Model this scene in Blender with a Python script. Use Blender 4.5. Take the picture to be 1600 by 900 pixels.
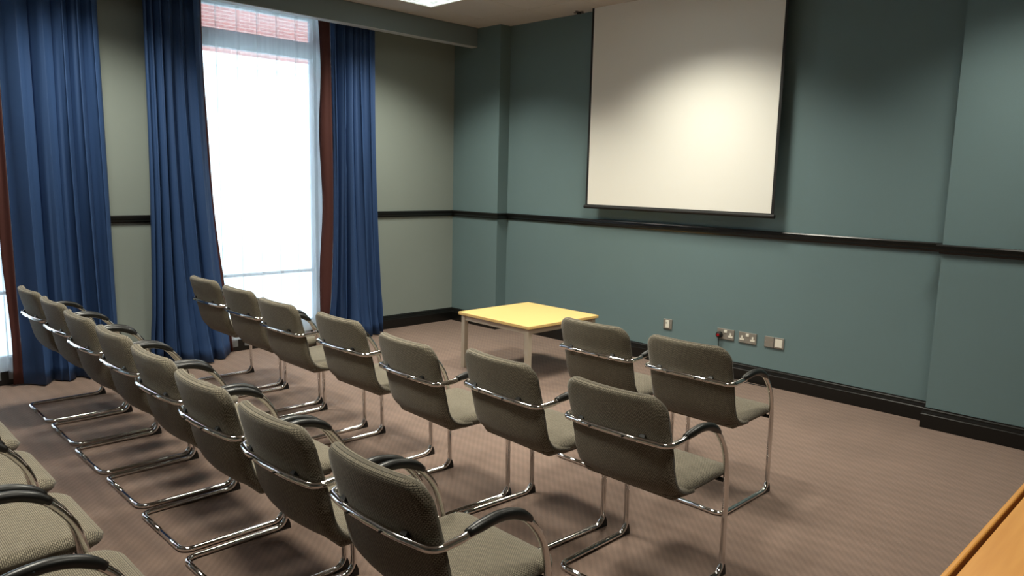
import bpy, math, random
from mathutils import Vector, Matrix
random.seed(7)
for o in list(bpy.data.objects):
    bpy.data.objects.remove(o, do_unlink=True)
S = bpy.context.scene
C = S.collection

# ------------------------------------------------------------------ camera
CAM = Vector((6.2152, -5.3875, 1.53)); YAW, PITCH, ROLL, FPX = 0.7892, 0.1434, 0.0233, 1178.48
cy, sy, cp, sp = math.cos(YAW), math.sin(YAW), math.cos(PITCH), math.sin(PITCH)
fw = Vector((-sy*cp, cy*cp, -sp)); rt = Vector((cy, sy, 0)); up = rt.cross(fw)
r2 = math.cos(ROLL)*rt + math.sin(ROLL)*up; u2 = -math.sin(ROLL)*rt + math.cos(ROLL)*up
cam = bpy.data.objects.new('camera', bpy.data.cameras.new('camera')); C.objects.link(cam)
M = Matrix((r2, u2, -fw)).transposed().to_4x4(); M.translation = CAM
cam.matrix_world = M
cam.data.sensor_fit = 'HORIZONTAL'; cam.data.sensor_width = 36.0; cam.data.lens = FPX*36.0/1600.0
cam.data.clip_start = 0.05; cam.data.clip_end = 200
S.camera = cam

# ------------------------------------------------------------------ world, exposure
W = bpy.data.worlds.new('overcast_sky'); S.world = W; W.use_nodes = True
bg = W.node_tree.nodes['Background']; bg.inputs[0].default_value = (0.62, 0.81, 1.0, 1); bg.inputs[1].default_value = 11.5
vs = S.view_settings
vs.view_transform = 'Standard'; vs.look = 'None'; vs.gamma = 1; vs.use_curve_mapping = False; vs.exposure = 0.18
LAMP_W = 33.0
LAMP_COL = (1.0, 0.96, 0.82)

# ------------------------------------------------------------------ room measures (metres)
RX, RY = 7.7, -8.2                       # right wall, back wall
H = 3.017                                # ceiling
PX, PY = 0.692, -0.14                    # corner pier
QX, QY = 4.756, -0.147                   # chimney breast at the right
ZD0, ZD1 = 1.128, 1.187                  # dado rail
ZB = 0.1346                              # baseboard
BX0, BX1, BZ = 0.265, 0.358, 2.837       # pelmet board

# ------------------------------------------------------------------ materials
def new_mat(name):
    m = bpy.data.materials.new(name); m.use_nodes = True
    nt = m.node_tree; return m, nt, nt.nodes['Principled BSDF']
def lin(c):
    return tuple(((v/255)/12.92 if v/255 <= .04045 else ((v/255+.055)/1.055)**2.4) for v in c) + (1,)
def N(nt, typ, **kw):
    n = nt.nodes.new(typ)
    for k, v in kw.items(): setattr(n, k, v)
    return n
def simple(name, rgb, rough=.5, metal=0, noise=0, scale=20, bump=0, bscale=200, spec=.5, coat=0):
    m, nt, b = new_mat(name); col = lin(rgb)
    b.inputs['Base Color'].default_value = col; b.inputs['Roughness'].default_value = rough
    b.inputs['Metallic'].default_value = metal; b.inputs['Specular IOR Level'].default_value = spec
    b.inputs['Coat Weight'].default_value = coat
    tc = N(nt, 'ShaderNodeTexCoord')
    if noise:
        t = N(nt, 'ShaderNodeTexNoise'); t.inputs['Scale'].default_value = scale; t.inputs['Detail'].default_value = 4
        nt.links.new(tc.outputs['Object'], t.inputs['Vector'])
        r = N(nt, 'ShaderNodeMapRange'); r.inputs[3].default_value = 1-noise; r.inputs[4].default_value = 1+noise
        nt.links.new(t.outputs[0], r.inputs[0])
        x = N(nt, 'ShaderNodeMix', data_type='RGBA', blend_type='MULTIPLY'); x.inputs[0].default_value = 1
        x.inputs[6].default_value = col; nt.links.new(r.outputs[0], x.inputs[7])
        nt.links.new(x.outputs[2], b.inputs['Base Color'])
    if bump:
        t = N(nt, 'ShaderNodeTexNoise'); t.inputs['Scale'].default_value = bscale; t.inputs['Detail'].default_value = 3
        nt.links.new(tc.outputs['Object'], t.inputs['Vector'])
        bn = N(nt, 'ShaderNodeBump'); bn.inputs['Strength'].default_value = bump; bn.inputs['Distance'].default_value = .002
        nt.links.new(t.outputs[0], bn.inputs['Height']); nt.links.new(bn.outputs[0], b.inputs['Normal'])
    return m

MAT = {}
MAT['teal'] = simple('teal_wall_paint', (108, 130, 133), .55, noise=.03, scale=3, bump=.25, bscale=260, spec=.3)
MAT['stone'] = simple('grey_stone_wall_paint', (140, 149, 143), .6, noise=.03, scale=3, bump=.25, bscale=260, spec=.3)
MAT['pelmet'] = simple('slate_pelmet_paint', (120, 133, 136), .5, noise=.02, scale=4, spec=.3)
MAT['pelmet_lit_underside'] = simple('pale_grey_lit_underside', (190, 196, 200), .5)  # paler tone stands in for window light on the pelmet's underside
MAT['ceil'] = simple('ceiling_tile_white', (196, 190, 184), .9, noise=.03, scale=6, bump=.3, bscale=150, spec=.1)
MAT['grid'] = simple('ceiling_joint_grey', (95, 90, 86), .8)
MAT['black'] = simple('black_gloss_paint', (17, 17, 16), .28, noise=.1, scale=8, spec=.45)
MAT['curtain'] = simple('blue_curtain_cloth', (48, 74, 116), .62, noise=.06, scale=2.5, bump=.2, bscale=500, spec=.3)
MAT['lining'] = simple('rust_red_curtain_lining', (78, 46, 43), .7, noise=.08, scale=4, spec=.2)
MAT['chrome'] = simple('polished_chrome', (225, 222, 220), .07, metal=1)
MAT['steel'] = simple('brushed_steel_plate', (150, 146, 138), .38, metal=.35, noise=.05, scale=40)
MAT['pad'] = simple('black_arm_pad', (20, 20, 19), .36, spec=.5)
MAT['plastic'] = simple('black_plastic', (14, 14, 14), .5)
MAT['white_plastic'] = simple('white_plastic', (232, 228, 214), .35)
MAT['red_plastic'] = simple('red_plug_plastic', (150, 16, 26), .3)
MAT['screen'] = simple('matt_white_screen', (236, 234, 226), .9, spec=.1)
MAT['screen_black'] = simple('matt_black_border', (18, 18, 18), .6)
MAT['beech'] = simple('yellow_beech_laminate', (226, 190, 122), .4, noise=.04, scale=6)
MAT['table_leg'] = simple('grey_painted_steel', (172, 160, 144), .45)
MAT['frame_w'] = simple('dark_window_frame', (104, 120, 140), .4)
MAT['render'] = simple('pale_render', (214, 214, 208), .8, noise=.05, scale=1)
MAT['pave'] = simple('pale_paving', (170, 168, 164), .85, noise=.08, scale=2)
MAT['dark_pane'] = simple('facade_pane', (150, 160, 168), .25)

def carpet():
    m, nt, b = new_mat('brown_loop_carpet'); L = nt.links.new
    tc = N(nt, 'ShaderNodeTexCoord')
    n1 = N(nt, 'ShaderNodeTexNoise'); n1.inputs['Scale'].default_value = 2.6; n1.inputs['Detail'].default_value = 6; n1.inputs['Roughness'].default_value = .6
    L(tc.outputs['Object'], n1.inputs['Vector'])
    w = N(nt, 'ShaderNodeTexWave', bands_direction='Y'); w.inputs['Scale'].default_value = 3.6; w.inputs['Distortion'].default_value = 2.2
    w.inputs['Detail'].default_value = 2; w.inputs['Detail Scale'].default_value = 1.5
    L(tc.outputs['Object'], w.inputs['Vector'])
    w2 = N(nt, 'ShaderNodeTexWave', bands_direction='DIAGONAL'); w2.inputs['Scale'].default_value = 17; w2.inputs['Distortion'].default_value = .6
    L(tc.outputs['Object'], w2.inputs['Vector'])
    n2 = N(nt, 'ShaderNodeTexNoise'); n2.inputs['Scale'].default_value = 230; n2.inputs['Detail'].default_value = 2
    L(tc.outputs['Object'], n2.inputs['Vector'])
    def mr(src, lo, hi):
        r = N(nt, 'ShaderNodeMapRange'); r.inputs[3].default_value = lo; r.inputs[4].default_value = hi; L(src, r.inputs[0]); return r.outputs[0]
    def mul(a, c):
        q = N(nt, 'ShaderNodeMath', operation='MULTIPLY'); L(a, q.inputs[0]); L(c, q.inputs[1]); return q.outputs[0]
    v = mul(mul(mr(n1.outputs[0], .74, 1.26), mr(w.outputs[0], .94, 1.06)), mul(mr(w2.outputs[0], .93, 1.07), mr(n2.outputs[0], .7, 1.3)))
    x = N(nt, 'ShaderNodeMix', data_type='RGBA', blend_type='MULTIPLY'); x.inputs[0].default_value = 1
    x.inputs[6].default_value = lin((118, 98, 87)); L(v, x.inputs[7]); L(x.outputs[2], b.inputs['Base Color'])
    b.inputs['Roughness'].default_value = .85; b.inputs['Specular IOR Level'].default_value = .25
    b.inputs['Sheen Weight'].default_value = .25; b.inputs['Sheen Roughness'].default_value = .4
    bn = N(nt, 'ShaderNodeBump'); bn.inputs['Strength'].default_value = .5; bn.inputs['Distance'].default_value = .003
    L(n2.outputs[0], bn.inputs['Height']); L(bn.outputs[0], b.inputs['Normal'])
    return m
MAT['carpet'] = carpet()

def fabric():
    m, nt, b = new_mat('taupe_woven_fabric'); L = nt.links.new
    tc = N(nt, 'ShaderNodeTexCoord'); mp = N(nt, 'ShaderNodeMapping'); mp.inputs['Scale'].default_value = (1/.0064,)*3
    L(tc.outputs['UV'], mp.inputs['Vector'])
    br = N(nt, 'ShaderNodeTexBrick'); br.inputs['Scale'].default_value = 1; br.inputs['Mortar Size'].default_value = .16
    br.inputs['Brick Width'].default_value = 1.15; br.inputs['Row Height'].default_value = .8; br.inputs['Mortar Smooth'].default_value = .6
    br.inputs['Color1'].default_value = lin((138, 130, 113)); br.inputs['Color2'].default_value = lin((122, 114, 99)); br.inputs['Mortar'].default_value = lin((44, 39, 32))
    L(mp.outputs[0], br.inputs['Vector'])
    n = N(nt, 'ShaderNodeTexNoise'); n.inputs['Scale'].default_value = 9; n.inputs['Detail'].default_value = 3; L(tc.outputs['Object'], n.inputs['Vector'])
    r = N(nt, 'ShaderNodeMapRange'); r.inputs[3].default_value = .88; r.inputs[4].default_value = 1.12; L(n.outputs[0], r.inputs[0])
    x = N(nt, 'ShaderNodeMix', data_type='RGBA', blend_type='MULTIPLY'); x.inputs[0].default_value = 1
    L(br.outputs['Color'], x.inputs[6]); L(r.outputs[0], x.inputs[7]); L(x.outputs[2], b.inputs['Base Color'])
    b.inputs['Roughness'].default_value = .9; b.inputs['Specular IOR Level'].default_value = .15
    b.inputs['Sheen Weight'].default_value = .15
    bn = N(nt, 'ShaderNodeBump', invert=True); bn.inputs['Strength'].default_value = .5; bn.inputs['Distance'].default_value = .001
    L(br.outputs['Fac'], bn.inputs['Height']); L(bn.outputs[0], b.inputs['Normal'])
    return m
MAT['fabric'] = fabric()

def wood(name, a, c, axis_scale, rough=.35):
    m, nt, b = new_mat(name); L = nt.links.new
    tc = N(nt, 'ShaderNodeTexCoord'); mp = N(nt, 'ShaderNodeMapping'); mp.inputs['Scale'].default_value = axis_scale
    L(tc.outputs['Object'], mp.inputs['Vector'])
    n = N(nt, 'ShaderNodeTexNoise'); n.inputs['Scale'].default_value = 3; n.inputs['Detail'].default_value = 6; L(mp.outputs[0], n.inputs['Vector'])
    cr = N(nt, 'ShaderNodeValToRGB'); cr.color_ramp.elements[0].color = lin(a); cr.color_ramp.elements[1].color = lin(c)
    cr.color_ramp.elements[0].position = .3; cr.color_ramp.elements[1].position = .7
    L(n.outputs[0], cr.inputs[0]); L(cr.outputs[0], b.inputs['Base Color']); b.inputs['Roughness'].default_value = rough
    return m
MAT['desk'] = wood('orange_beech_veneer', (206, 142, 66), (220, 158, 80), (14, .8, 14))

def sheer():
    m, nt, b = new_mat('white_sheer_voile'); L = nt.links.new
    nt.nodes.remove(b); out = nt.nodes['Material Output']
    tr = N(nt, 'ShaderNodeBsdfTransparent'); tr.inputs[0].default_value = (1, 1, 1, 1)
    tl = N(nt, 'ShaderNodeBsdfTranslucent'); tl.inputs[0].default_value = (.95, .96, .97, 1)
    df = N(nt, 'ShaderNodeBsdfDiffuse'); df.inputs[0].default_value = (.9, .91, .93, 1)
    m1 = N(nt, 'ShaderNodeMixShader'); m1.inputs[0].default_value = .25; L(tl.outputs[0], m1.inputs[1]); L(df.outputs[0], m1.inputs[2])
    tc = N(nt, 'ShaderNodeTexCoord'); n = N(nt, 'ShaderNodeTexNoise'); n.inputs['Scale'].default_value = 30
    mp = N(nt, 'ShaderNodeMapping'); mp.inputs['Scale'].default_value = (1, 1, .05)
    L(tc.outputs['Object'], mp.inputs[0]); L(mp.outputs[0], n.inputs['Vector'])
    r = N(nt, 'ShaderNodeMapRange'); r.inputs[3].default_value = .44; r.inputs[4].default_value = .60; L(n.outputs[0], r.inputs[0])
    m2 = N(nt, 'ShaderNodeMixShader'); L(r.outputs[0], m2.inputs[0]); L(tr.outputs[0], m2.inputs[1]); L(m1.outputs[0], m2.inputs[2])
    L(m2.outputs[0], out.inputs['Surface']); return m
MAT['sheer'] = sheer()

def pane():
    m, nt, b = new_mat('clear_window_glass'); L = nt.links.new
    nt.nodes.remove(b); out = nt.nodes['Material Output']
    tr = N(nt, 'ShaderNodeBsdfTransparent'); tr.inputs[0].default_value = (.93, .96, .96, 1)
    gl = N(nt, 'ShaderNodeBsdfGlossy'); gl.inputs['Roughness'].default_value = .02
    fr = N(nt, 'ShaderNodeFresnel'); fr.inputs[0].default_value = 1.45
    x = N(nt, 'ShaderNodeMixShader'); L(fr.outputs[0], x.inputs[0]); L(tr.outputs[0], x.inputs[1]); L(gl.outputs[0], x.inputs[2])
    L(x.outputs[0], out.inputs['Surface']); return m
MAT['pane'] = pane()

def diffuser():
    m, nt, b = new_mat('prismatic_diffuser_lit'); L = nt.links.new
    tc = N(nt, 'ShaderNodeTexCoord'); v = N(nt, 'ShaderNodeTexVoronoi'); v.inputs['Scale'].default_value = 26
    L(tc.outputs['Object'], v.inputs['Vector'])
    r = N(nt, 'ShaderNodeMapRange'); r.inputs[1].default_value = .1; r.inputs[2].default_value = .75; r.inputs[3].default_value = .25; r.inputs[4].default_value = 1.3
    L(v.outputs['Distance'], r.inputs[0]); L(r.outputs[0], b.inputs['Emission Strength'])
    b.inputs['Emission Color'].default_value = (.88, 1, .95, 1); b.inputs['Base Color'].default_value = (.6, .6, .6, 1)
    return m
MAT['diffuser'] = diffuser()

def brickmat():
    m, nt, b = new_mat('red_brickwork'); L = nt.links.new
    tc = N(nt, 'ShaderNodeTexCoord'); sx = N(nt, 'ShaderNodeSeparateXYZ'); L(tc.outputs['Object'], sx.inputs[0]); mp = N(nt, 'ShaderNodeCombineXYZ'); L(sx.outputs[1], mp.inputs[0]); L(sx.outputs[2], mp.inputs[1])
    br = N(nt, 'ShaderNodeTexBrick'); br.inputs['Scale'].default_value = 1; br.inputs['Brick Width'].default_value = .225; br.inputs['Row Height'].default_value = .075
    br.inputs['Mortar Size'].default_value = .008
    br.inputs['Color1'].default_value = lin((128, 66, 56)); br.inputs['Color2'].default_value = lin((112, 56, 48)); br.inputs['Mortar'].default_value = lin((140, 110, 98))
    L(mp.outputs[0], br.inputs['Vector']); L(br.outputs[0], b.inputs['Base Color']); b.inputs['Roughness'].default_value = .9
    return m
MAT['brick'] = brickmat()

# ------------------------------------------------------------------ mesh helpers
def mesh_obj(name, verts, faces, mat, parent=None, uvs=None, smooth=False):
    me = bpy.data.meshes.new(name); me.from_pydata([tuple(v) for v in verts], [], faces); me.update()
    me.materials.append(MAT[mat] if isinstance(mat, str) else mat)
    if uvs:
        ul = me.uv_layers.new(name='UVMap')
        for lp in me.loops: ul.data[lp.index].uv = uvs[lp.vertex_index]
    if smooth:
        for p in me.polygons: p.use_smooth = True
    o = bpy.data.objects.new(name, me); C.objects.link(o)
    if parent: o.parent = parent
    return o
class MB:
    def __init__(s): s.v = []; s.f = []
    def box(s, a, b):
        (x0, y0, z0), (x1, y1, z1) = a, b; n = len(s.v)
        s.v += [(x0,y0,z0),(x1,y0,z0),(x1,y1,z0),(x0,y1,z0),(x0,y0,z1),(x1,y0,z1),(x1,y1,z1),(x0,y1,z1)]
        s.f += [tuple(n+i for i in q) for q in ((0,3,2,1),(4,5,6,7),(0,1,5,4),(1,2,6,5),(2,3,7,6),(3,0,4,7))]
        return s
    def add(s, v, f):
        n = len(s.v); s.v += list(v); s.f += [tuple(n+i for i in q) for q in f]; return s
    def tube(s, pts, r, seg=10, closed_ends=True, scale=None):
        v, f = sweep(pts, r, seg, closed_ends); return s.add(v, f)
    def build(s, name, mat, parent=None, bevel=0, smooth=False):
        o = mesh_obj(name, s.v, s.f, mat, parent, smooth=smooth)
        if bevel:
            b = o.modifiers.new('bevel', 'BEVEL'); b.width = bevel; b.segments = 2; b.limit_method = 'ANGLE'
        return o
def sweep(pts, r, seg=10, caps=True, flat=None):
    """circular (or elliptic: flat=(rx, rz, zoff)) sweep with parallel transport"""
    pts = [Vector(p) for p in pts]; n = len(pts); v = []; f = []
    T = [(pts[min(i+1, n-1)]-pts[max(i-1, 0)]).normalized() for i in range(n)]
    ref = Vector((0, 0, 1)) if abs(T[0].z) < .9 else Vector((1, 0, 0))
    a = (ref - T[0]*ref.dot(T[0])).normalized()
    for i in range(n):
        a = (a - T[i]*a.dot(T[i])).normalized(); b = T[i].cross(a)
        rr = r[i] if isinstance(r, (list, tuple)) else r
        for k in range(seg):
            t = 2*math.pi*k/seg
            v.append(pts[i] + (a*math.cos(t) + b*math.sin(t))*rr)
    for i in range(n-1):
        for k in range(seg):
            f.append((i*seg+k, i*seg+(k+1) % seg, (i+1)*seg+(k+1) % seg, (i+1)*seg+k))
    if caps:
        f.append(tuple(reversed(range(seg)))); f.append(tuple((n-1)*seg+k for k in range(seg)))
    return v, f
def fillet(pts, rad, seg=6):
    pts = [Vector(p) for p in pts]; out = [pts[0]]
    for i in range(1, len(pts)-1):
        r = rad[i] if isinstance(rad, (list, tuple)) else rad
        if not r: out.append(pts[i]); continue
        d0 = (pts[i-1]-pts[i]).normalized(); d1 = (pts[i+1]-pts[i]).normalized()
        ang = d0.angle(d1); t = r/math.tan(ang/2); c = pts[i] + (d0+d1).normalized()*(r/math.sin(ang/2))
        p0, p1 = pts[i]+d0*t, pts[i]+d1*t
        for k in range(seg+1):
            th = math.pi-ang; w = ((p0-c)*math.sin((1-k/seg)*th)+(p1-c)*math.sin(k/seg*th))/math.sin(th); out.append(c+w)
    out.append(pts[-1]); return out
def catmull(pts, sub=4):
    pts = [Vector(p) for p in pts]; out = []
    for i in range(len(pts)-1):
        p0, p1, p2, p3 = pts[max(i-1, 0)], pts[i], pts[i+1], pts[min(i+2, len(pts)-1)]
        for k in range(sub):
            t = k/sub
            out.append(.5*((2*p1)+(p2-p0)*t+(2*p0-5*p1+4*p2-p3)*t*t+(3*p1-p0-3*p2+p3)*t**3))
    out.append(pts[-1]); return out
def extrude_path(profile, path, side):
    """profile [(out, z)], path [(x, y)] polyline with mitred corners; side=+1 offsets to the left of travel"""
    n = len(path); P = [Vector((p[0], p[1])) for p in path]; v = []; f = []; k = len(profile)
    for i in range(n):
        d0 = (P[i]-P[i-1]).normalized() if i else (P[1]-P[0]).normalized()
        d1 = (P[i+1]-P[i]).normalized() if i < n-1 else d0
        n0 = Vector((-d0.y, d0.x))*side; n1 = Vector((-d1.y, d1.x))*side
        m = (n0+n1); m = m/(m.dot(n0)) if m.length > 1e-6 else n0
        for (o, z) in profile: v.append((P[i].x+m.x*o, P[i].y+m.y*o, z))
    for i in range(n-1):
        for j in range(k):
            a, b = i*k+j, i*k+(j+1) % k
            f.append((a, b, b+k, a+k))
    f.append(tuple(range(k))); f.append(tuple((n-1)*k+j for j in reversed(range(k))))
    return v, f
def struct(o): o['kind'] = 'structure'; return o
def tag(o, label, cat, group=None):
    o['label'] = label; o['category'] = cat
    if group: o['group'] = group
    return o
def empty(name, loc=(0, 0, 0), rz=0):
    o = bpy.data.objects.new(name, None); C.objects.link(o); o.location = loc; o.rotation_euler = (0, 0, rz); return o
def copy_tree(o, parent=None):
    c = o.copy(); C.objects.link(c); c.parent = parent
    for ch in o.children: copy_tree(ch, c)
    return c

# ------------------------------------------------------------------ setting: floor, walls, ceiling
struct(mesh_obj('floor', [(-.02, RY, 0), (RX, RY, 0), (RX, 0, 0), (-.02, 0, 0)], [(0, 1, 2, 3)], 'carpet'))
WT = .32                                                   # outer wall thickness
WINS = [(-2.86, -1.61), (-5.40, -4.06), (-7.75, -6.75)]    # window openings along the left wall
WZ0, WZ1 = .10, 2.95
m = MB()
ycur = 0.0
for (a, b) in WINS:
    m.box((-WT, b, 0), (0, ycur, H)); m.box((-WT, a, 0), (0, b, WZ0)); m.box((-WT, a, WZ1), (0, b, H)); ycur = a
m.box((-WT, RY, 0), (0, ycur, H))
struct(m.build('wall_left', 'stone'))
struct(MB().box((0, 0, 0), (RX, .15, H)).build('wall_front', 'teal'))
struct(MB().box((0, PY, 0), (PX, 0, H)).build('wall_pier', 'teal'))
struct(MB().box((QX, QY, 0), (RX, 0, H)).build('wall_chimney_breast', 'teal'))
struct(MB().box((RX, RY, 0), (RX+.15, .15, H)).build('wall_right', 'stone'))
struct(MB().box((-WT, RY-.15, 0), (RX+.15, RY, H)).build('wall_back', 'stone'))
ceil = struct(MB().box((-WT, RY-.15, H+.008), (RX+.15, .15, H+.12)).build('ceiling', 'grid'))
LAMPS = [(1.024, -1.33), (3.05, -1.05), (5.15, -1.05), (1.024, -3.73), (3.424, -3.13), (3.424, -4.93), (5.824, -3.73)]  # last lamp is unseen, added to brighten the desk
gx = [BX1] + [.724+.6*i for i in range(12)] + [RX]; gy = [0] + [-.43-.6*i for i in range(13)] + [RY]
tile_cache = {}
for i in range(len(gx)-1):
    for j in range(len(gy)-1):
        x0, x1, y0, y1 = gx[i], gx[i+1], gy[j+1], gy[j]
        if x1-x0 < .02 or y1-y0 < .02: continue
        cx, cyy = (x0+x1)/2, (y0+y1)/2
        if any(abs(cx-l[0]) < .05 and abs(cyy-l[1]) < .05 for l in LAMPS): continue
        key = (round(x1-x0, 3), round(y1-y0, 3)); g = .003
        if key not in tile_cache:
            w, d = key[0]/2-g, key[1]/2-g; e = .004
            v = [(-w, -d, .008), (w, -d, .008), (w, d, .008), (-w, d, .008), (-w, -d, .003), (w, -d, .003), (w, d, .003), (-w, d, .003),
                 (-w+e, -d+e, 0), (w-e, -d+e, 0), (w-e, d-e, 0), (-w+e, d-e, 0)]
            f = [(8, 11, 10, 9)] + [(k, (k+1) % 4, 4+(k+1) % 4, 4+k) for k in range(4)] + [(4+k, 4+(k+1) % 4, 8+(k+1) % 4, 8+k) for k in range(4)]
            me = bpy.data.meshes.new('ceiling_tile'); me.from_pydata(v, [], f); me.update(); me.materials.append(MAT['ceil']); tile_cache[key] = me
        o = bpy.data.objects.new('ceiling_tile', tile_cache[key]); C.objects.link(o); o.parent = ceil; o.location = (cx, cyy, H)
mesh_obj('ceiling_strip', [(0, RY, H), (BX1, RY, H), (BX1, 0, H), (0, 0, H)], [(3, 2, 1, 0)], 'ceil', ceil)
struct(MB().box((BX0, RY, BZ), (BX1, PY, H)).build('trim_1', 'pelmet', bevel=.003))['label'] = 'slate grey pelmet board above the curtains'
struct(MB().box((BX0+.002, RY, BZ-.005), (BX1-.004, PY, BZ)).build('trim_4', 'pelmet_lit_underside'))['label'] = 'pale strip imitating window light on the underside of the pelmet board'

# mouldings
bprof = [(0, 0), (.020, 0), (.020, .088), (.017, .094), (.017, .100), (.013, .112), (.012, .122), (.008, .128), (.007, ZB), (0, ZB)]
dprof = [(0, ZD0), (.010, ZD0), (.014, ZD0+.012), (.026, ZD0+.022), (.030, ZD0+.030), (.030, ZD1-.008), (.026, ZD1-.001), (.022, ZD1), (0, ZD1)]
front_path = [(0, PY), (PX, PY), (PX, 0), (QX, 0), (QX, QY), (RX, QY)]
for nm, pf in (('baseboard_front', bprof), ('trim_2', dprof)):
    v, f = extrude_path(pf, front_path, -1); struct(mesh_obj(nm, v, f, 'black'))
solid = []; ycur = PY
for (a, b) in WINS: solid.append((ycur, b+.06)); ycur = a-.06
solid.append((ycur, RY))
mb_b, mb_d = MB(), MB()
for (a, b) in solid:
    mb_b.add(*extrude_path(bprof, [(0, a), (0, b)], 1)); mb_d.add(*extrude_path(dprof, [(0, a), (0, b)], 1))
for (a, b) in WINS: mb_b.add(*extrude_path([(0, 0), (.02, 0), (.02, WZ0), (0, WZ0)], [(0, b+.06), (0, a-.06)], 1))
struct(mb_b.build('baseboard_left', 'black')); struct(mb_d.build('trim_3', 'black'))

# windows
for k, (a, b) in enumerate(WINS):
    w = struct(empty('window_%d' % (k+1), (-.20, (a+b)/2, 0)))
    hw = (b-a)/2; fr = MB()
    fr.box((-.05, -hw, WZ0), (.02, -hw+.085, WZ1)); fr.box((-.05, hw-.085, WZ0), (.02, hw, WZ1))
    fr.box((-.05, -hw, WZ0), (.02, hw, WZ0+.06)); fr.box((-.05, -hw, WZ1-.04), (.02, hw, WZ1))
    fr.build('window_frame', 'frame_w', w, bevel=.004)
    MB().box((-.05, -hw+.085, 2.572), (.025, hw-.085, 2.715)).build('transom', 'frame_w', w, bevel=.004)
    MB().box((-.04, -hw+.085, .615), (.01, hw-.085, .64)).build('rail', 'frame_w', w, bevel=.003)
    for (z0, z1) in ((WZ0+.06, .615), (.64, 2.572), (2.715, WZ1-.04)):
        MB().box((-.022, -hw+.085, z0), (-.016, hw-.085, z1)).build('pane', 'pane', w)

# ------------------------------------------------------------------ outside: street and the building across it
struct(mesh_obj('ground', [(-40, -40, -.15), (-WT, -40, -.15), (-WT, 40, -.15), (-40, 40, -.15)], [(0, 1, 2, 3)], 'pave'))
bl = empty('brick_building', (-10.5, -2, -.15)); tag(bl, 'red brick building with pale ground floor across the street', 'building')
MB().box((-6, -16, 4.25), (0, 22, 10)).build('brick_wall', 'brick', bl)
MB().box((-6, -16, 0), (.05, 22, 4.0)).build('ground_floor_wall', 'render', bl)
MB().box((-6, -16, 4.0), (.14, 22, 4.25)).build('string_course', 'render', bl)
for i in range(14):
    y = -14.6+i*2.55
    MB().box((-.05, y, 5.9), (.02, y+1.0, 7.7)).build('window', 'dark_pane', bl)
    MB().box((0, y-.1, 5.75), (.09, y+1.1, 5.9)).build('sill', 'render', bl)

# ------------------------------------------------------------------ ceiling lamps
for k, (lx, ly) in enumerate(LAMPS):
    flush = k not in (1, 2)
    z = H if flush else H-.03
    t = empty('ceiling_light', (lx, ly, z))
    where = ['above the right-hand window curtain', 'in front of the projection screen', 'in front of the chimney breast', 'above the middle of the curtained wall',
             'over the middle row of chairs', 'over the nearest row of chairs', 'over the wooden desk, added to brighten it'][k]
    tag(t, 'square recessed fluorescent ceiling light %s' % where, 'ceiling light', 'ceiling lights')
    hw = .297; f = MB()
    zz = .02 if flush else .03
    for (a, b) in (((-hw, -hw), (hw, -hw+.012)), ((-hw, hw-.012), (hw, hw)), ((-hw, -hw+.012), (-hw+.012, hw-.012)), ((hw-.012, -hw+.012), (hw, hw-.012))):
        f.box((a[0], a[1], -.002), (b[0], b[1], zz))
    f.build('frame', 'white_plastic', t)
    MB().box((-hw+.012, -hw+.012, .002), (hw-.012, hw-.012, .007)).build('diffuser', 'diffuser', t)
    ld = bpy.data.lights.new('fluorescent_tubes', 'AREA'); ld.shape = 'SQUARE'; ld.size = .5; ld.energy = LAMP_W*{2: .55, 6: .4}.get(k, 1); ld.color = LAMP_COL; ld.spread = math.radians(121)
    lo = bpy.data.objects.new('fluorescent_tubes', ld); C.objects.link(lo); lo.parent = t; lo.location = (0, 0, -.006)

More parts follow.
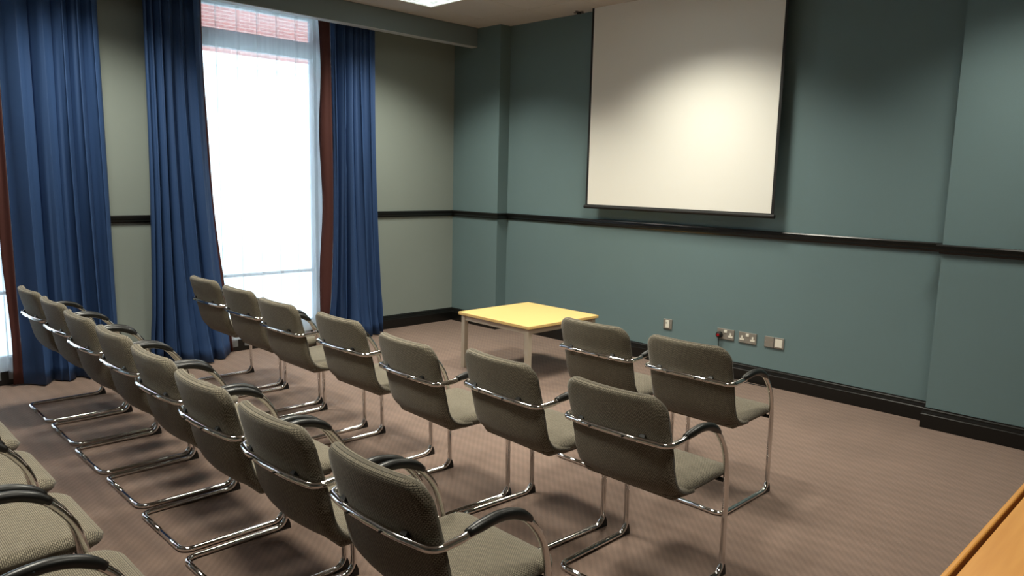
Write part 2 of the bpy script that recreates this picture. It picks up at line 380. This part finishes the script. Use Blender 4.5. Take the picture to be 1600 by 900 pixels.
# ------------------------------------------------------------------ curtains
def curtain(name, label, yt, yb, folds, amp, seed, lin_side, lin_w, flare=.0, x0=.165, ztop=2.99, flat=None, warp=1.0):
    """yt=(y0,y1) at the top, yb at the hem; lin_side -1: lining at the y0 edge, +1 at the y1 edge"""
    rnd = random.Random(seed); ns, nz = 150, 30
    ph = [rnd.uniform(-.35, .35) for _ in range(folds+2)]; am = [rnd.uniform(.6, 1.15) for _ in range(folds+2)]
    if flat:
        for q in flat: am[q] = .12
    v = []; f = []; uv = []; T = empty(name, (x0, (yb[0]+yb[1])/2, 0)); ymid = (yb[0]+yb[1])/2
    for j in range(nz+1):
        h = j/nz; z = .012 + (ztop-.012)*h; q = (1-h)
        k = q**2.2
        ya = yt[0]*(1-k)+yb[0]*k; yb_ = yt[1]*(1-k)+yb[1]*k
        for i in range(ns+1):
            s = i/ns; u = s**warp*folds; c = min(int(u), folds-1); loc = u-c
            a = am[c]*(1-loc)+am[c+1]*loc
            p = ph[c]*(1-loc)+ph[c+1]*loc
            w = math.sin(2*math.pi*(u+p*(.4+.6*q)) + .35*math.sin(3*q+c))
            w = math.copysign(abs(w)**.8, w)
            A = amp*a*(.75+.45*q)
            x = A*w + .012*math.sin(9*s+5*q+seed) + flare*q**6*.10*math.sin(5*s+seed)
            if q > .8: x += .012*math.sin(23*s+40*q+seed)*(q-.8)*5
            y = ya+(yb_-ya)*s + .010*math.sin(4*math.pi*u+p*6)
            v.append((x, y-ymid, z))
    for j in range(nz):
        for i in range(ns):
            a = j*(ns+1)+i; f.append((a, a+1, a+ns+2, a+ns+1))
    o = mesh_obj('cloth', v, f, 'curtain', T, smooth=True)
    sd = o.modifiers.new('thickness', 'SOLIDIFY'); sd.thickness = .004
    # lining turned out along the inner edge
    v2 = []; f2 = []; n2 = 8; e = 0 if lin_side < 0 else ns
    for j in range(nz+1):
        bx, by, bz = v[j*(ns+1)+e]
        for i in range(n2+1):
            s = i/n2
            v2.append((bx*(1-.5*s) - .004 - .05*s + .012*math.sin(s*5+seed)*s, by + lin_side*lin_w*s*(1+.15*math.sin(j*.5+seed)), bz + .002))
    for j in range(nz):
        for i in range(n2):
            a = j*(n2+1)+i; f2.append((a, a+1, a+n2+2, a+n2+1))
    l = mesh_obj('lining', v2, f2, 'lining', T, smooth=True); l['label'] = 'rust red lining turned out at the inner edge'
    sd = l.modifiers.new('thickness', 'SOLIDIFY'); sd.thickness = .003
    tag(T, label, 'curtain', 'blue full-length curtains'); return T
curtain('curtain', 'blue full-length curtain at the far left edge, beside a sliver of bright window', (-4.19, -3.57), (-4.17, -3.53), 5, .052, 3, -1, .06, warp=1.5)
curtain('curtain', 'blue full-length curtain on the left of the sheer-covered window', (-3.28, -2.84), (-3.31, -2.635), 6, .046, 5, 1, .03, flare=1, warp=.72)
curtain('curtain', 'blue full-length curtain on the right of the sheer-covered window, nearest the corner', (-1.70, -1.25), (-1.72, -1.15), 5, .045, 11, -1, .085, flare=.6)
def sheer_curtain(name, label, y0, y1, seed):
    v = []; f = []; n = 0; pitch = .165; cnt = int(round((y1-y0)/pitch)); T = []
    xs = []
    for k in range(cnt):
        a = y0+(y1-y0)*k/cnt; b = y0+(y1-y0)*(k+1)/cnt
        xs += [(a, .0), (a+.02, .012), (a+.07, .004), (a+.12, -.006), (b+.006, -.010), (b-.006, -.004)]
    xs.append((y1, 0)); nz = 6
    for j in range(nz+1):
        z = .04+(2.94-.04)*j/nz
        for (y, x) in xs: v.append((.025+x*(1.2-.3*j/nz), y, z))
    k = len(xs)
    for j in range(nz):
        for i in range(k-1): a = j*k+i; f.append((a, a+1, a+k+1, a+k))
    o = mesh_obj(name, v, f, 'sheer', smooth=False); tag(o, label, 'sheer curtain', 'sheer window curtains'); return o
sheer_curtain('sheer_curtain', 'white pleated sheer voile across the tall window between two blue curtains', -2.85, -1.62, 1)
sheer_curtain('sheer_curtain', 'white sheer voile in the window at the far left edge', -5.39, -4.08, 2)
sheer_curtain('sheer_curtain', 'white sheer voile in the window behind the rear chairs', -7.74, -6.76, 2)

# ------------------------------------------------------------------ projection screen
SX0, SX1, SZ = 1.7925, 3.611, 1.286
ps = empty('projection_screen', ((SX0+SX1)/2, -.1, SZ)); tag(ps, 'large white pull-down projection screen with black borders on teal wall', 'projection screen')
hw = (SX1-SX0)/2; top = H+.004-SZ
MB().box((-hw+.035, -.001, .03), (hw-.03, .001, top)).build('projection_surface', 'screen', ps)
MB().box((-hw+.012, -.0015, .03), (-hw+.035, .0015, top)).build('border', 'screen_black', ps)
MB().box((hw-.03, -.0015, .03), (hw-.008, .0015, top)).build('border', 'screen_black', ps)
bt = MB(); bt.tube([(-hw, 0, .015), (hw, 0, .015)], .0155, 12); bt.box((-hw+.012, -.003, .015), (hw-.008, .003, .036)); bt.build('bottom_bar', 'screen_black', ps, smooth=False)
br = empty('ceiling_bracket', (1.62, -.07, H)); tag(br, 'small dark metal bracket on the ceiling beside the screen', 'bracket')
q = MB(); q.box((-.05, -.012, -.004), (.05, .012, 0)); q.box((.0, -.05, -.005), (.02, .05, 0)); q.build('plate', 'grid', br); MB().box((-.012, -.012, -.018), (.02, .012, -.004)).build('clip', 'plastic', br)

# ------------------------------------------------------------------ sockets on the front wall
def plate(name, label, x0, x1, z0, z1, group=None):
    t = empty(name, ((x0+x1)/2, 0, (z0+z1)/2)); tag(t, label, 'socket', group)
    MB().box((-(x1-x0)/2, -.009, -(z1-z0)/2), ((x1-x0)/2, 0, (z1-z0)/2)).build('face_plate', 'steel', t, bevel=.003); return t
def outlet(t, cx):
    MB().box((cx-.006, -.011, -.008), (cx+.006, -.008, .014)).build('earth_slot', 'white_plastic', t)
    MB().box((cx-.019, -.011, -.022), (cx+.019, -.008, -.007)).build('live_slots', 'white_plastic', t)
t = plate('wall_switch', 'single steel switch plate alone on the teal wall', 2.636, 2.722, .300, .386)
MB().box((-.018, -.013, -.033), (.018, -.008, .033)).build('rocker', 'white_plastic', t, bevel=.002); MB().box((-.012, -.0145, .004), (-.006, -.012, .014)).build('indicator', 'plastic', t)
for nm, lab, x0, x1 in (('double_socket', 'double steel wall socket with a red plug in it', 3.150, 3.300), ('double_socket', 'double steel wall socket with both outlets empty', 3.340, 3.490)):
    t = plate(nm, lab, x0, x1, .301, .387, 'double wall sockets')
    MB().box((-.013, -.013, .010), (.013, -.008, .034)).build('switch', 'white_plastic', t, bevel=.002)
    outlet(t, .045); outlet(t, -.045)
    if x0 < 3.2:
        pl = empty('red_plug', (3.178, -.011, .335)); tag(pl, 'round dark red plug pushed into the wall socket', 'plug')
        v, f = sweep([(0, 0, 0), (0, -.02, 0), (0, -.028, 0), (0, -.032, 0)], [.026, .026, .022, .014], 20); mesh_obj('plug_body', v, f, 'plastic', pl, smooth=False)
        v, f = sweep([(0, -.031, 0), (0, -.036, 0)], [.013, .010], 16); mesh_obj('plug_cap', v, f, 'red_plastic', pl)
        v, f = sweep(catmull([(0, -.018, -.02), (.003, -.02, -.08), (.0, -.016, -.16), (.012, -.022, -.24), (.06, -.04, -.312), (.2, -.05, -.329), (.45, -.04, -.330)], 5), .0032, 6); mesh_obj('cord', v, f, 'plastic', pl, smooth=True)
t = plate('data_socket', 'steel wall plate half blank with a white data module at right', 3.556, 3.712, .303, .387)
MB().box((.010, -.012, -.032), (.066, -.008, .030)).build('data_module', 'white_plastic', t, bevel=.002); MB().box((-.002, -.010, -.042), (.001, -.008, .042)).build('joint', 'plastic', t)
for x in (-.066, -.014): MB().box((x-.003, -.0105, -.003), (x+.003, -.008, .003)).build('screw', 'chrome', t)

# ------------------------------------------------------------------ coffee table
tb = empty('coffee_table', (2.046, -1.056, 0), math.radians(-.6)); tag(tb, 'low square yellow beech coffee table with grey steel legs by the wall', 'table')
a = .402; TH = .459
MB().box((-a, -a, TH-.024), (a, a, TH)).build('table_top', 'beech', tb, bevel=.004)
for sx in (-1, 1):
    for s2 in (-1, 1):
        x, y = sx*(a-.038), s2*(a-.038); MB().box((x-.02, y-.02, 0), (x+.02, y+.02, TH-.024)).build('leg', 'table_leg', tb, bevel=.003)
for s in (-1, 1):
    MB().box((-a+.058, s*(a-.038)-.012, TH-.066), (a-.058, s*(a-.038)+.012, TH-.024)).build('apron', 'table_leg', tb)
    MB().box((s*(a-.038)-.012, -a+.058, TH-.066), (s*(a-.038)+.012, a-.058, TH-.024)).build('apron', 'table_leg', tb)

# ------------------------------------------------------------------ desk at the lower right
dk = empty('wooden_desk', (6.17, -3.3, 0)); tag(dk, 'orange beech desk with lipped edge at the lower right corner', 'desk')
DZ = .74; w, d = .36, .9
MB().box((-w+.022, -d+.022, DZ-.028), (w-.022, d-.022, DZ-.004)).build('desk_top', 'desk', dk, bevel=.002)
for nm, a0, b0 in (('edge_lipping', (-w, -d), (-w+.013, d)), ('edge_lipping', (w-.013, -d), (w, d)), ('edge_lipping', (-w+.013, -d), (w-.013, -d+.013)), ('edge_lipping', (-w+.013, d-.013), (w-.013, d))):
    MB().box((a0[0], a0[1], DZ-.035), (b0[0], b0[1], DZ)).build(nm, 'desk', dk, bevel=.004)
MB().box((-w+.012, -d+.012, DZ-.034), (w-.012, d-.012, DZ-.029)).build('under_panel', 'plastic', dk)
for sx in (-1, 1):
    for s2 in (-1, 1):
        x, y = sx*(w-.06), s2*(d-.06); MB().box((x-.02, y-.02, 0), (x+.02, y+.02, DZ-.034)).build('leg', 'table_leg', dk, bevel=.003)

# ------------------------------------------------------------------ the armchair
def make_chair():
    T = empty('armchair')
    r = .0115; LX = .234
    half = fillet([(0, -.44, r), (LX, -.44, r), (LX, .0, r), (LX, -.004, .2)], [0, .045, .05, 0], 7)
    arm = catmull([(LX, -.004, .2), (.236, -.010, .36), (.236, -.022, .46), (.237, -.047, .535), (.238, -.098, .602), (.238, -.150, .635), (.238, -.215, .648), (.238, -.285, .642), (.238, -.345, .632)], 5)
    bar = fillet([(.238, -.345, .632), (.238, -.432, .628), (.12, -.463, .636), (0, -.468, .637)], [0, .042, .25, 0], 7)
    path = half + arm[1:] + bar[1:]
    full = path + [Vector((-p.x, p.y, p.z)) for p in reversed(path[:-1])]
    v, f = sweep(full, r, 10, True); mesh_obj('frame', v, f, 'chrome', T, smooth=True)
    # arm pads, front glides, mounting brackets, bolts, seat support
    seg = [p for p in arm if -.332 <= p.y <= -.097]
    for s in (-1, 1):
        c = [Vector((s*p.x, p.y, p.z+.005)) for p in seg]; n = len(c)
        rr = [.0125+.0038*min(1, 6*min(i, n-1-i)/n) for i in range(n)]
        v, f = sweep(c, rr, 12, True); mesh_obj('arm_pad', v, f, 'pad', T, smooth=True)
        x = s*LX; g = .011
        v = [(x-g, -.055, 0), (x-g, .016, 0), (x-g, .014, .022), (x-g, .006, .045), (x-g, -.012, .014), (x+g, -.055, 0), (x+g, .016, 0), (x+g, .014, .022), (x+g, .006, .045), (x+g, -.012, .014)]
        f = [(0, 1, 2, 3, 4), (9, 8, 7, 6, 5)] + [(k, k+5, 5+(k+1) % 5, (k+1) % 5) for k in range(5)]
        mesh_obj('foot_glide', v, f, 'plastic', T)
        bx = s*.14
        v = [(bx-.016, -.430, .634), (bx+.016, -.430, .634), (bx+.012, -.436, .656), (bx-.012, -.436, .656), (bx-.016, -.460, .640), (bx+.016, -.460, .640), (bx+.008, -.447, .653), (bx-.008, -.447, .653)]
        f = [(0, 3, 2, 1), (4, 5, 6, 7), (0, 1, 5, 4), (1, 2, 6, 5), (2, 3, 7, 6), (3, 0, 4, 7)]
        mesh_obj('bracket', v, f, 'plastic', T)
        v, f = sweep([(s*.075, -.476, .6365), (s*.075, -.4815, .6365)], .004, 8); mesh_obj('bolt', v, f, 'plastic', T)
    sb = MB(); sb.tube([(-LX, -.013, .392), (LX, -.013, .392)], .009, 8); sb.box((-.17, -.20, .376), (-.15, -.02, .396)); sb.box((.15, -.20, .376), (.17, -.02, .396))
    sb.build('seat_support', 'plastic', T)
    # upholstery
    def slab(name, prof, hw, thick, sag, rc0, rc1, nrow=36, ncol=14, taper=None):
        P = catmull([(0, y, z) for (y, z) in prof], 6); L = [0]
        for i in range(1, len(P)): L.append(L[-1]+(P[i]-P[i-1]).length)
        tot = L[-1]
        def at(s):
            for i in range(1, len(P)):
                if L[i] >= s-1e-9:
                    t = (s-L[i-1])/(L[i]-L[i-1]); return P[i-1].lerp(P[i], t), (P[i]-P[i-1]).normalized()
            return P[-1], (P[-1]-P[-2]).normalized()
        rows = []
        for i in range(nrow+1):
            u = i/nrow; rows.append(tot*(u - .13*math.sin(2*math.pi*u)/1.0*.9))
        v = []; f = []; uv = []; nc = ncol+1; layer = (nrow+1)*nc
        def edge(d, r=.018):
            return 1 if d >= r else math.sqrt(max(0, 1-((r-d)/r)**2))
        for side in (1, -1):
            for s in rows:
                c, tg = at(min(max(s, 0), tot)); nr = Vector((0, tg.z, -tg.y))     # normal
                w = hw
                if rc0 and s < rc0: w = hw-rc0+math.sqrt(max(0, rc0**2-(rc0-s)**2))
                if rc1 and tot-s < rc1: w = hw-rc1+math.sqrt(max(0, rc1**2-(rc1-(tot-s))**2))
                for j in range(nc):
                    t = 2*j/ncol-1; t = math.sin(t*math.pi/2)*.35+t*.65; x = w*t
                    dd = min(s, tot-s, w-abs(x)); h = thick/2*(.25+.75*edge(dd))
                    fwd = sag*(x/hw)**2
                    p = c + nr*(h*side) + Vector((x, 0, 0)); 
                    p.y += fwd*(1 if name == 'backrest' else 0)
                    v.append(p); uv.append((x+.5, s + (0 if side > 0 else 1.3)))
        for i in range(nrow):
            for j in range(ncol):
                a = i*nc+j; f.append((a, a+1, a+nc+1, a+nc)); b = a+layer; f.append((b, b+nc, b+nc+1, b+1))
        for j in range(ncol):
            f.append((j, layer+j, layer+j+1, j+1)); a = nrow*nc+j; f.append((a, a+1, layer+a+1, layer+a))
        for i in range(nrow):
            a = i*nc; f.append((a, a+nc, layer+a+nc, layer+a)); a = i*nc+ncol; f.append((a, layer+a, layer+a+nc, a+nc))
        return mesh_obj(name, v, f, 'fabric', T, uvs=uv, smooth=True)
    slab('backrest', [(-.474, .800), (-.462, .74), (-.446, .68), (-.429, .62), (-.414, .56), (-.403, .51), (-.388, .470), (-.363, .438), (-.328, .419), (-.285, .411), (-.240, .409)], .229, .040, .036, .07, .03)
    slab('seat', [(-.335, .416), (-.28, .415), (-.15, .417), (-.02, .420), (.034, .411), (.060, .390)], .222, .052, 0, .02, .08)
    return T
proto = make_chair()
ORD = ['first', 'second', 'third', 'fourth', 'fifth', 'sixth', 'seventh', 'eighth']
CH = []   # x, y of the front-leg line, yaw (deg), label, group
R1 = [(1.00, -2.80, 0), (1.58, -2.82, 0), (2.19, -2.87, 0), (2.815, -2.85, 0), (3.502, -2.91, -3), (4.016, -2.815, -3), (4.597, -2.81, 0)]
for i, (x, y, a) in enumerate(R1):
    lab = 'taupe fabric chrome armchair, %s from the window in the middle row' % ORD[i]
    if i == 6: lab = 'taupe fabric chrome armchair at the right end of the middle row, nearest the desk'
    CH.append((x, y, a, lab, 'armchairs in the middle row'))
R2 = [(.900, -3.83, 0), (1.432, -3.83, 0), (1.968, -3.845, 0), (2.501, -3.845, 0), (3.034, -3.86, 0), (3.567, -3.88, 0), (4.099, -3.88, 0), (4.632, -3.865, 0)]
for i, (x, y, a) in enumerate(R2):
    lab = 'taupe fabric chrome armchair, %s from the window in the long rear row' % ORD[i]
    if i == 7: lab = 'taupe fabric chrome armchair largest in view, at the near end of the long rear row'
    CH.append((x, y, a, lab, 'armchairs in the long rear row'))
CH.append((3.754, -1.90, 0, 'taupe fabric chrome armchair, left of the front pair, beside the coffee table', 'front pair of armchairs'))
CH.append((4.328, -1.905, 0, 'taupe fabric chrome armchair, right of the front pair, before the wall sockets', 'front pair of armchairs'))
for i, x in enumerate((2.535, 3.07, 3.605, 4.14)):
    CH.append((x, -4.79, 0, 'taupe armchair cut off at the lower left, %s from the window in that row' % ORD[i], 'armchairs in the nearest row'))
for i, (x, y, a, lab, grp) in enumerate(CH):
    o = proto if i == 0 else copy_tree(proto)
    o.location = (x, y, 0); o.rotation_euler = (0, 0, math.radians(a)); tag(o, lab, 'chair', grp)
